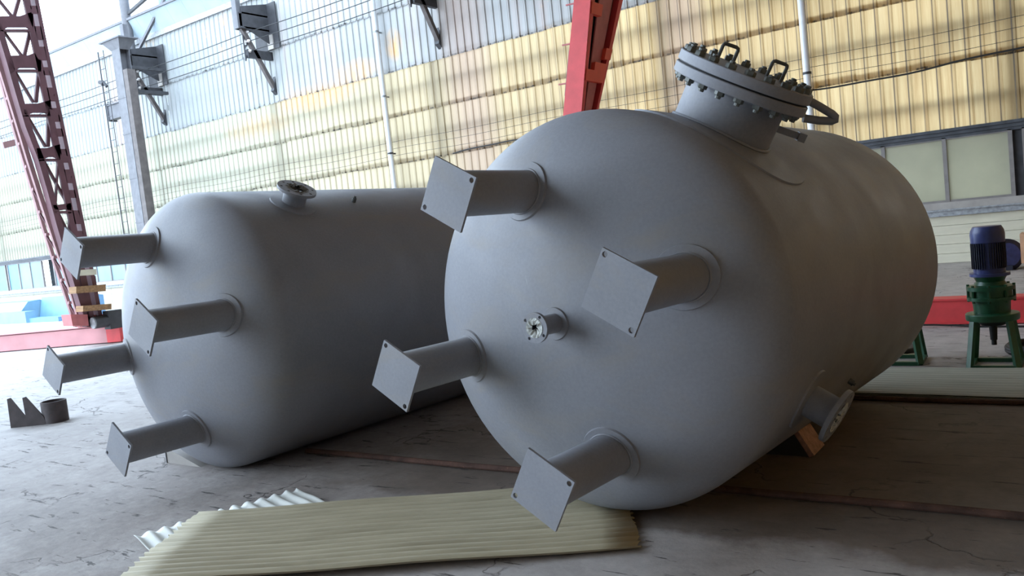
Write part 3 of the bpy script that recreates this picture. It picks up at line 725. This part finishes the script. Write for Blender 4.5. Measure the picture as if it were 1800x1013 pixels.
# left pale beam
a0 = Vector((-22.6, 7.68, 0)); a1 = Vector((-17.60, 9.70, 0)); dr = (a1 - a0).normalized(); pn = Vector((-dr.y, dr.x, 0))
lb = thing('gantry_end_beam', 'pinkish red beam on the floor at the far left under the lattice leg', 'beam', a0)
L0 = (a1 - a0).length
mtl = Matrix((dr, pn, Vector((0, 0, 1)))).transposed().to_4x4()
put('web', MB().box(0, L0 - 0.35, 0, 0.45, 0.02, 0.37, mtl), M['beam_pink'], lb)
put('end_box', MB().box(L0 - 0.35, L0, -0.03, 0.48, 0.02, 0.39, mtl), M['gantry_red'], lb)
put('top_plate', MB().box(0, L0, -0.04, 0.49, 0.39, 0.41, mtl), M['beam_pink'], lb)

# ------------------------------------------------------------------ red box leg of the gantry, middle
LY = 10.1
gl = thing('gantry_leg', 'bright red leaning steel leg rising behind the big tank', 'crane leg', (-6.7, LY, 0.29))
def gp(px, py, Y=LY): return at(px, py, Y=Y)
def lerp(a, b, t): return a + (b - a) * t
off = Vector((-6.7, LY, 0.29))
gA0, gA1 = gp(988, 195), gp(1012, 0)      # left edge
gB0, gB1 = gp(1024, 195), gp(1040, 0)     # right edge of the wide face
def ext(p0, p1, z): t = (z - p0.z) / (p1.z - p0.z); return lerp(p0, p1, t)
ZB, ZT = 0.30, 8.5
gC0 = at(1051, 195, X=gB0.x); gC1 = at(1092, 0, X=gB1.x)
def A_(z): p = ext(gB0, gB1, z); wd = 0.27 + 0.02 * (4.4 - z); return Vector((p.x - max(0.2, wd), LY, z))
def B_(z): p = ext(gB0, gB1, z); return Vector((p.x, LY, z))
def C_(z):
    p = B_(z); t = (z - gC0.z) / (gC1.z - gC0.z); d0, d1 = gC0.y - LY, gC1.y - LY
    return Vector((p.x, LY + min(1.1, max(0.30, d0 + (d1 - d0) * t)), z))
def leg_strip(name, e, f, y0, y1, mat, za=ZB, zb=ZT, fa=0.0, fb=1.0, side=False):
    ax_ = Vector((-1, 0, 0)) if side else Vector((0, 1, 0))
    n = max(1, int((zb - za) / 0.4)); mb = MB(); rows = []
    for k in range(n + 1):
        z_ = za + (zb - za) * k / n; a, b_ = e(z_), f(z_)
        for q in (lerp(a, b_, fa), lerp(a, b_, fb)):
            for yy_ in (y0, y1): rows.append(q + ax_ * yy_ - off)
    fs = []
    for k in range(n):
        i = 4 * k
        for u, v_ in ((0, 1), (1, 3), (3, 2), (2, 0)): fs.append((i + u, i + v_, i + 4 + v_, i + 4 + u))
    fs += [(0, 2, 3, 1), (4 * n, 4 * n + 1, 4 * n + 3, 4 * n + 2)]
    return put(name, mb.add(rows, fs), mat, gl)
leg_strip('face_plate', A_, B_, -0.03, -0.005, M['gantry_red'])
leg_strip('edge_channel', B_, C_, 0.0, 0.10, M['gantry_red'], fa=0.0, fb=0.10, side=True)
leg_strip('edge_channel', B_, C_, 0.0, 0.10, M['gantry_red'], fa=0.88, fb=1.0, side=True)
leg_strip('inner_plate', B_, C_, 0.05, 0.07, M['gantry_dull'], fa=0.34, fb=0.76, side=True)
leg_strip('back_plate', B_, C_, 0.10, 0.12, M['steel_dark'], fa=0.02, fb=0.98, side=True)
z = 0.9
while z < 8.3:
    leg_strip('batten', B_, C_, -0.012, 0.05, M['gantry_bright'], z, z + 0.15, 0.0, 0.36, True)
    leg_strip('batten', B_, C_, -0.012, 0.05, M['gantry_bright'], z + 0.32, z + 0.47, 0.74, 1.0, True)
    if abs(z - 3.42) < 0.4: leg_strip('batten', B_, C_, -0.012, 0.05, M['gantry_bright'], z, z + 0.26, 0.36, 0.9, True)
    z += 0.86
for k in range(14):
    zz = 0.9 + 0.52 * k; p = A_(zz) - off
    put('step_bar', MB().bar((p.x - 0.17, 0.05, p.z + 0.01), (p.x + 0.02, 0.05, p.z), 0.02), M['gantry_dull'], gl)
zz = 3.4
p = A_(3.35) - off; p2 = A_(3.95) - off
put('cable_box', MB().prism([(p.x - 0.09, 0.1, p.z), (p.x, 0.1, p.z), (p2.x, 0.1, p2.z), (p2.x - 0.09, 0.1, p2.z)], (0, 0.2, 0)), M['lattice_pink'], gl)

# ------------------------------------------------------------------ lattice leg at the left
LX = -17.7
lt = thing('lattice_crane_leg', 'tall maroon lattice steel leg leaning at the far left', 'crane leg', (LX, 9.7, 0.41))
loff = Vector((LX, 9.7, 0.41))
def interp(tab, y):
    if y <= tab[0][0]: (y0, x0), (y1, x1) = tab[0], tab[1]
    elif y >= tab[-1][0]: (y0, x0), (y1, x1) = tab[-2], tab[-1]
    else:
        for k in range(len(tab) - 1):
            if tab[k][0] <= y <= tab[k + 1][0]: (y0, x0), (y1, x1) = tab[k], tab[k + 1]; break
    return x0 + (x1 - x0) * (y - y0) / (y1 - y0)
xR = [(0, 68), (101, 88), (326, 135), (414, 153), (575, 184)]
xL = [(0, -22), (68, 0), (137, 20), (215, 42), (293, 72), (397, 100), (575, 153)]
def poly(name, pts, X=LX, th=0.05, mat='lattice', parent=None):
    q = [at(px, py, X=X) - loff for px, py in pts]
    return put(name, MB().prism(q, (-th, 0, 0)), M[mat], parent or lt)
def strip(name, tab, y0, y1, d0, d1, X=LX, th=0.05, mat='lattice', step=60):
    ys = [y0 + (y1 - y0) * k / max(1, round((y1 - y0) / step)) for k in range(max(1, round((y1 - y0) / step)) + 1)]
    a = [at(interp(tab, y) + d0, y, X=X) - loff for y in ys]; b_ = [at(interp(tab, y) + d1, y, X=X) - loff for y in ys]
    mb = MB(); n = len(ys); e = Vector((-th, 0, 0))
    mb.add(a + b_ + [p + e for p in a] + [p + e for p in b_],
           [f for i in range(n - 1) for f in ((i, n + i, n + i + 1, i + 1), (2 * n + i, 2 * n + i + 1, 3 * n + i + 1, 3 * n + i), (i, i + 1, 2 * n + i + 1, 2 * n + i), (n + i, 3 * n + i, 3 * n + i + 1, n + i + 1))] + [(0, 2 * n, 3 * n, n), (n - 1, 2 * n - 1, 4 * n - 1, 3 * n - 1)])
    return put(name, mb, M[mat], lt)
YT, YB = -190, 575
strip('chord', xR, YT, YB, -7, 0, th=0.25); strip('chord', xR, YT, YB, -26, -15, th=0.06); strip('chord', xL, YT, YB, 0, 11, th=0.2)
y = -170
while y < 470:                                          # perforated right member: battens between its two strips
    hgt = 24 if (int(y) // 34) % 3 else 14
    poly('batten', [(interp(xR, y) - 17, y), (interp(xR, y) - 5, y), (interp(xR, y + hgt) - 5, y + hgt), (interp(xR, y + hgt) - 17, y + hgt)], th=0.03)
    y += 36
gus = [(-110, 18), (-34, 18), (38, 20), (108, 22), (190, 16), (268, 16), (364, 8)]
for gi, (gy, gh) in enumerate(gus):
    l, r_ = interp(xL, gy), interp(xR, gy)
    poly('gusset', [(l + 2, gy - gh * 0.45), (l + 22, gy - gh * 0.5), (r_ - 40, gy - gh * 0.5), (r_ - 17, gy - gh * 0.9), (r_ - 17, gy + gh * 0.8), (r_ - 28, gy + gh * 0.5), (l + 24, gy + gh * 0.5), (l + 6, gy + gh)])
    poly('strut', [(l + 6, gy + gh * 0.5 + 3), (r_ - 17, gy + gh * 0.5 + 3), (r_ - 17, gy + gh * 0.5 + 7), (l + 6, gy + gh * 0.5 + 7)], th=0.14)
for (ya, yb) in ((-101, -42), (-25, 28), (48, 98), (120, 180), (200, 258), (278, 358), (374, 440)):
    la, ra = interp(xL, ya) + 9, interp(xR, ya) - 22; lb_, rb = interp(xL, yb) + 9, interp(xR, yb) - 22
    cx = (lb_ + rb) / 2
    def br(p, q, w_=4.5, X=LX - 0.06):
        dx, dy = q[0] - p[0], q[1] - p[1]; L = math.hypot(dx, dy); nx, ny = -dy / L * w_ / 2, dx / L * w_ / 2
        poly('brace', [(p[0] + nx, p[1] + ny), (q[0] + nx, q[1] + ny), (q[0] - nx, q[1] - ny), (p[0] - nx, p[1] - ny)], X=X, th=0.06)
    if ya < 270: br((la, ya), (cx - 2, yb), 3.5); br((ra, ya), (cx + 2, yb), 6)
    else: br((la, ya), (rb, yb), 4); br((ra, ya), (lb_, yb), 3, LX - 0.02)
# side ladder face, the light on it put into a paler colour
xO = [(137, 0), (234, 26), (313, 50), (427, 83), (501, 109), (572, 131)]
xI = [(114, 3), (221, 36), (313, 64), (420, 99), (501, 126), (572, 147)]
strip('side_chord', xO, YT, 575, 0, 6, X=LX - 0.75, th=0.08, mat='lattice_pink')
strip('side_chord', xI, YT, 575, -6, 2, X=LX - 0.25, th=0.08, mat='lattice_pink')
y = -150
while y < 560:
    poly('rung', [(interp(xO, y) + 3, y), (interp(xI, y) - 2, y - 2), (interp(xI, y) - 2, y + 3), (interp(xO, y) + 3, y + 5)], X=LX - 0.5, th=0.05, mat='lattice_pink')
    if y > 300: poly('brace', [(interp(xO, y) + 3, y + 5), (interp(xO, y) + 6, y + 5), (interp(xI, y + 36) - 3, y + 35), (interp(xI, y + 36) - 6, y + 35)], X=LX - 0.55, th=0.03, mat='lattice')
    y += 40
poly('foot_plate', [(124, 553), (154, 553), (156, 573), (128, 573)], X=LX + 0.02, th=0.4, mat='gantry_dull')
poly('foot_plate', [(140, 556), (186, 552), (190, 574), (150, 576)], X=LX - 0.1, th=0.3, mat='gantry_dull')
for (x0, x1, y0, y1) in ((134, 186, 504, 516), (146, 196, 538, 548)):
    pm = [at(x0, y1, X=LX + 0.25) - loff, at(x1, y1 - 4, X=LX + 0.25) - loff, at(x1, y0 - 4, X=LX + 0.25) - loff, at(x0, y0, X=LX + 0.25) - loff]
    put('timber_step', MB().prism(pm, (-0.30, 0, 0)), M['wood'], lt)
pm = [at(138, 485, X=LX + 0.2) - loff, at(170, 483, X=LX + 0.2) - loff, at(169, 473, X=LX + 0.2) - loff, at(138, 475, X=LX + 0.2) - loff]
put('cream_casing', MB().prism(pm, (-0.3, 0, 0)), M['cream'], lt)
poly('cable_loom', [(139, 487), (168, 485), (176, 545), (150, 552)], X=LX - 0.3, th=0.06, mat='lattice')
# travel motor
tm = thing('travel_motor', 'dark grey drive motor on the pinkish beam beside the lattice foot', 'motor', at(185, 580, X=LX + 0.1))
c0 = at(165, 568, X=LX + 0.1) - tm.location; c1 = at(196, 563, X=LX + 0.1) - tm.location
put('motor_body', MB().cyl(c0, c1, 0.13, 20), M['steel_dark'], tm)
put('fan_cover', MB().cyl(c0 - (c1 - c0).normalized() * 0.03, c0 + (c1 - c0).normalized() * 0.05, 0.12, 20), M['ledge'], tm)
put('gear_case', MB().box(-0.12, 0.12, 0.06, 0.36, 0.0, 0.40), M['steel_dark'], tm)
tag(put('beam_end', MB().prism([at(5, 250, X=-19.2), at(26, 245, X=-19.2), at(28, 256, X=-19.2), at(8, 261, X=-19.2)], (-0.04, 0, 0)), M['lattice_pink']), 'small pinkish red beam end beside the lattice leg', 'plate').parent = None  # free end of a pinkish gantry beam
bpy.data.objects['beam_end'].parent = lt; bpy.data.objects['beam_end'].location = -loff
for k_ in ('label', 'category'): del bpy.data.objects['beam_end'][k_]

# ------------------------------------------------------------------ crane post at the left and wall brackets
CX, CY = -26.42, 16.0
cp = thing('crane_post', 'grey steel H column standing before the wall, left of the dark bracket', 'column', (CX, CY, 0))
put('flange', MB().box(-0.32, 0.16, -0.18, -0.16, 0, 9.0), M['steel_grey'], cp)
put('flange', MB().box(-0.32, 0.16, 0.16, 0.18, 0, 9.0), M['steel_grey'], cp)
put('web', MB().box(-0.10, -0.08, -0.16, 0.16, 0, 9.0), M['steel_grey'], cp)
put('side_channel', MB().box(0.17, 0.42, -0.17, 0.12, 0, 8.2), M['steel_brown'], cp)
put('head_plate', MB().box(-0.75, 0.50, -0.35, 0.35, 9.22, 9.26), M['steel_grey'], cp)
put('head_cone', MB().add([(-0.32, -0.17, 8.9), (0.16, -0.17, 8.9), (0.16, 0.17, 8.9), (-0.32, 0.17, 8.9), (-0.65, -0.3, 9.22), (0.4, -0.3, 9.22), (0.4, 0.3, 9.22), (-0.65, 0.3, 9.22)],
    [(0, 1, 5, 4), (1, 2, 6, 5), (2, 3, 7, 6), (3, 0, 4, 7)]), M['steel_grey'], cp)
for z in (1.5, 3.1, 4.6, 6.1, 7.3): put('stiffener', MB().box(-0.34, 0.18, -0.19, 0.19, z, z + 0.04), M['steel_grey'], cp)
put('side_bracket', MB().box(-1.15, -0.32, -0.12, 0.12, 6.75, 7.25).box(-1.18, -1.13, -0.16, 0.16, 6.70, 7.30).box(-1.2, -0.3, -0.16, 0.16, 7.22, 7.26), M['steel_grey'], cp)
lad = MB().bar((-0.95, -0.3, 0), (-0.95, -0.3, 9.0), 0.03).bar((-0.62, -0.3, 0), (-0.62, -0.3, 9.0), 0.02)
for k in range(22): lad.bar((-0.95, -0.3, 0.4 + 0.4 * k), (-0.62, -0.3, 0.4 + 0.4 * k), 0.018)
put('ladder', lad, M['steel_dark'], cp)
put('lamp', MB().cyl((-1.0, -0.35, 8.0), (-0.8, -0.35, 7.9), 0.07, 12).cyl((-0.85, -0.35, 8.0), (-0.7, -0.3, 7.8), 0.05, 10), M['steel_dark'], cp)
put('wall_tie', MB().box(0.0, 0.12, 0.18, 1.45, 8.3, 8.4).box(0.0, 0.12, 0.18, 1.45, 7.5, 7.6), M['steel_dark'], cp)
rp = thing('roof_post', 'grey round post rising from the dark wall bracket into the sky', 'post', (-28.0, 17.3, 7.6))
put('post', MB().cyl((0, 0, 0.2), (0, 0, 5.5), 0.17, 20), M['steel_grey'], rp)
put('stay', MB().bar((0.2, 0, 1.5), (3.0, 0.2, 3.7), 0.09), M['steel_grey'], rp)
put('stay', MB().bar((0.3, 0, 4.0), (6.9, 0.0, 2.0), 0.07), M['steel_grey'], rp)
put('stay', MB().bar((0.0, 0, 3.0), (4.5, 0.3, 4.2), 0.10), M['steel_dark'], rp)

def bracket(X, label, full=True):
    b_ = thing('crane_bracket', label, 'bracket', (X, WY - 0.05, 6.55), group='dark crane rail brackets on the wall')
    put('dark_opening', MB().box(-0.55, 0.55, -0.12, -0.08, 1.35, 2.75), M['steel_dark'], b_)  # dark plate stands for the shaded hole in the sheeting
    put('arm', MB().box(-0.10, 0.10, -1.15, 0.0, 1.95, 2.35).box(-0.16, 0.16, -1.15, 0.0, 1.90, 1.95).box(-0.16, 0.16, -1.15, 0.0, 2.33, 2.38), M['steel_dark'], b_)
    put('hanger', MB().box(-0.10, 0.10, -1.22, -1.05, 1.9, 3.4), M['steel_grey'], b_)
    put('knee_brace', MB().bar((0, -1.05, 1.95), (0, -0.05, 0.15), 0.12), M['steel_brown'], b_)
    put('wall_shoe', MB().prism([V(-0.07, -0.02, 0.55), V(-0.07, -0.16, 0.1), V(-0.07, -0.02, -0.02)], (0.14, 0, 0)), M['steel_dark'], b_)
    put('gusset_panel', MB().prism([V(0.12, -0.10, 2.75), V(0.12, -1.08, 2.55), V(0.12, -1.08, 1.95), V(0.12, -0.10, 1.5)], (0.04, 0, 0)), M['steel_dark'], b_)
    put('lower_arm', MB().box(-0.06, 0.06, -0.95, 0.0, 1.05, 1.30), M['steel_dark'], b_)
    hk = MB()
    for zz in (1.80, 1.53, 1.23):
        hk.tube([(-0.03, -1.0, zz - 0.25), (-0.03, -0.95, zz - 0.10), (-0.03, -0.90, zz - 0.12), (-0.03, -0.88, zz - 0.02)], 0.022, 6)
    hk.tube([(-0.03, -1.0, 0.95), (-0.03, -1.0, 1.85)], 0.022, 6)
    put('wire_hook', hk, M['steel_dark'], b_)
    put('junction_box', MB().box(0.05, 0.30, -0.16, -0.05, 1.35, 1.80), M['sill'], b_)
    for zz in (1.82, 1.55, 1.25):
        put('insulator', MB().lathe([(0.001, -0.14), (0.03, -0.12), (0.055, -0.06), (0.03, 0.0), (0.055, 0.06), (0.03, 0.12), (0.001, 0.14)], (0, -0.88, zz), (1, 0, 0), 12), M['porcelain'], b_)
bracket(-27.0, 'dark crane bracket right behind the grey H column at the left')
bracket(-20.9, 'dark crane bracket with opening and knee brace, near the upper left of the wall')
bracket(-14.1, 'crane bracket whose lower brace shows left of the red gantry leg')
bracket(-7.42, 'crane bracket at the top edge, right of the red gantry leg')
for k, z in enumerate((8.37, 8.10, 7.80)):
    pts = []
    for i in range(61):
        x = -44 + 46 * i / 60; ph = ((x + 0.7) % 6.7) / 6.7
        pts.append((x, 16.8, z - 0.10 * 4 * ph * (1 - ph) * 0.5))
    tag(put('conductor_wire', MB().tube(pts, 0.013, 5), M['wire']), ('topmost', 'middle', 'lowest')[k] + ' of the three crane wires high along the white sheeting', 'wire', 'bare crane wires')
for k, z in enumerate((4.32, 4.13, 3.93)):
    pts = [(-44 + 46 * i / 60, 17.55, z + 0.02 * math.sin(i * 0.9)) for i in range(61)]
    tag(put('thin_wire', MB().tube(pts, 0.006, 4), M['wire']), ('topmost', 'middle', 'lowest')[k] + ' of the three thin wires low along the yellow sheeting', 'wire', 'thin wires on the yellow sheeting')
pts = [(-14 + 16 * i / 60, 17.55, 3.72 + 0.06 * math.sin(i * 0.28) + 0.01 * math.sin(i)) for i in range(61)]
tag(put('black_cable', MB().tube(pts, 0.018, 6), M['wire']), 'thicker black cable sagging along the yellow wall at the right', 'cable')
# white downpipes
def downpipe(X, label):
    d = thing('downpipe', label, 'pipe', (X, 17.46, 0.0))
    put('pipe', MB().cyl((0, 0, 0.1), (0, 0, 10.3 if X > -20 else 9.6), 0.075, 16), M['white_pipe'], d)
    for z in (2.2, 4.0, 5.6, 7.4, 9.2):
        put('clamp', MB().lathe([(0.08, 0), (0.085, 0), (0.085, 0.05), (0.08, 0.05)], (0, 0, z), (0, 0, 1), 14).box(-0.02, 0.02, 0.08, 0.2, z, z + 0.04), M['steel_dark'] if z < 5 else M['ledge'], d)
downpipe(-16.18, 'white downpipe on the wall between the tanks, left of the red leg')
downpipe(-4.62, 'white downpipe on the wall behind the manway of the big tank')

# ------------------------------------------------------------------ small things at the left
def gusset(label, px):
    b0 = at(px[0][0], px[0][1], z=0.0)
    g = thing('steel_gusset', label, 'plate', b0)
    n_ = Vector((CF.x, CF.y, 0)).normalized(); rgt = Vector((n_.y, -n_.x, 0))
    def onp(x, y):
        d = CF + CR * ((x - 900) / F0) - CU * ((y - 506.5) / F0); k = (b0 - EYE).dot(n_) / d.dot(n_); return EYE + d * k - b0
    q = [onp(*p) for p in px]; q[0].z = 0; q[1].z = 0
    put('plate', MB().prism(q, n_ * 0.012), M['scrap'], g)
gusset('dark triangular steel plate standing on the floor, leftmost of the pair', [(19, 753), (53, 746), (47, 735), (18, 700), (12, 702)])
gusset('dark triangular steel plate standing beside the pipe ring', [(48, 750), (82, 743), (76, 732), (45, 698), (39, 700)])
rc = at(99, 741, z=0.0)
rg = MB().lathe([(0.118, 0.0), (0.130, 0.0), (0.130, 0.235), (0.118, 0.235), (0.118, 0.0)], (0, 0, 0), (0, 0, 1), 36)
o_ = put('pipe_ring', rg, M['scrap']); o_.location = rc; tag(o_, 'short dark steel pipe ring standing on the floor at the left', 'pipe')
# pale blue sheets lying at the foot of the wall
bp = thing('panel_stack', 'pale blue wrapped panels lying along the foot of the wall at the far left', 'panels', (-33.5, 14.9, 0))
put('panel_bundle', MB().prism([V(0, -0.2, 0), V(0, 0.9, 0), V(0, 0.95, 0.55), V(0, 0.55, 0.78), V(0, 0.1, 0.75), V(0, -0.25, 0.35)], (-10, 0, 0)), M['tarp'], bp)
put('panel_bundle', MB().prism([V(0.05, 0.4, 0), V(0.05, 1.1, 0), V(0.05, 1.1, 0.75), V(0.05, 0.6, 0.85)], (3.6, 0, 0)), M['tarp2'], bp)
put('panel_bundle', MB().box(-9, 1.2, -0.6, -0.22, 0, 0.42), M['tarp'], bp)
put('panel_bundle', MB().box(0.1, 3.4, -0.5, -0.1, 0, 0.16), M['tarp2'], bp)
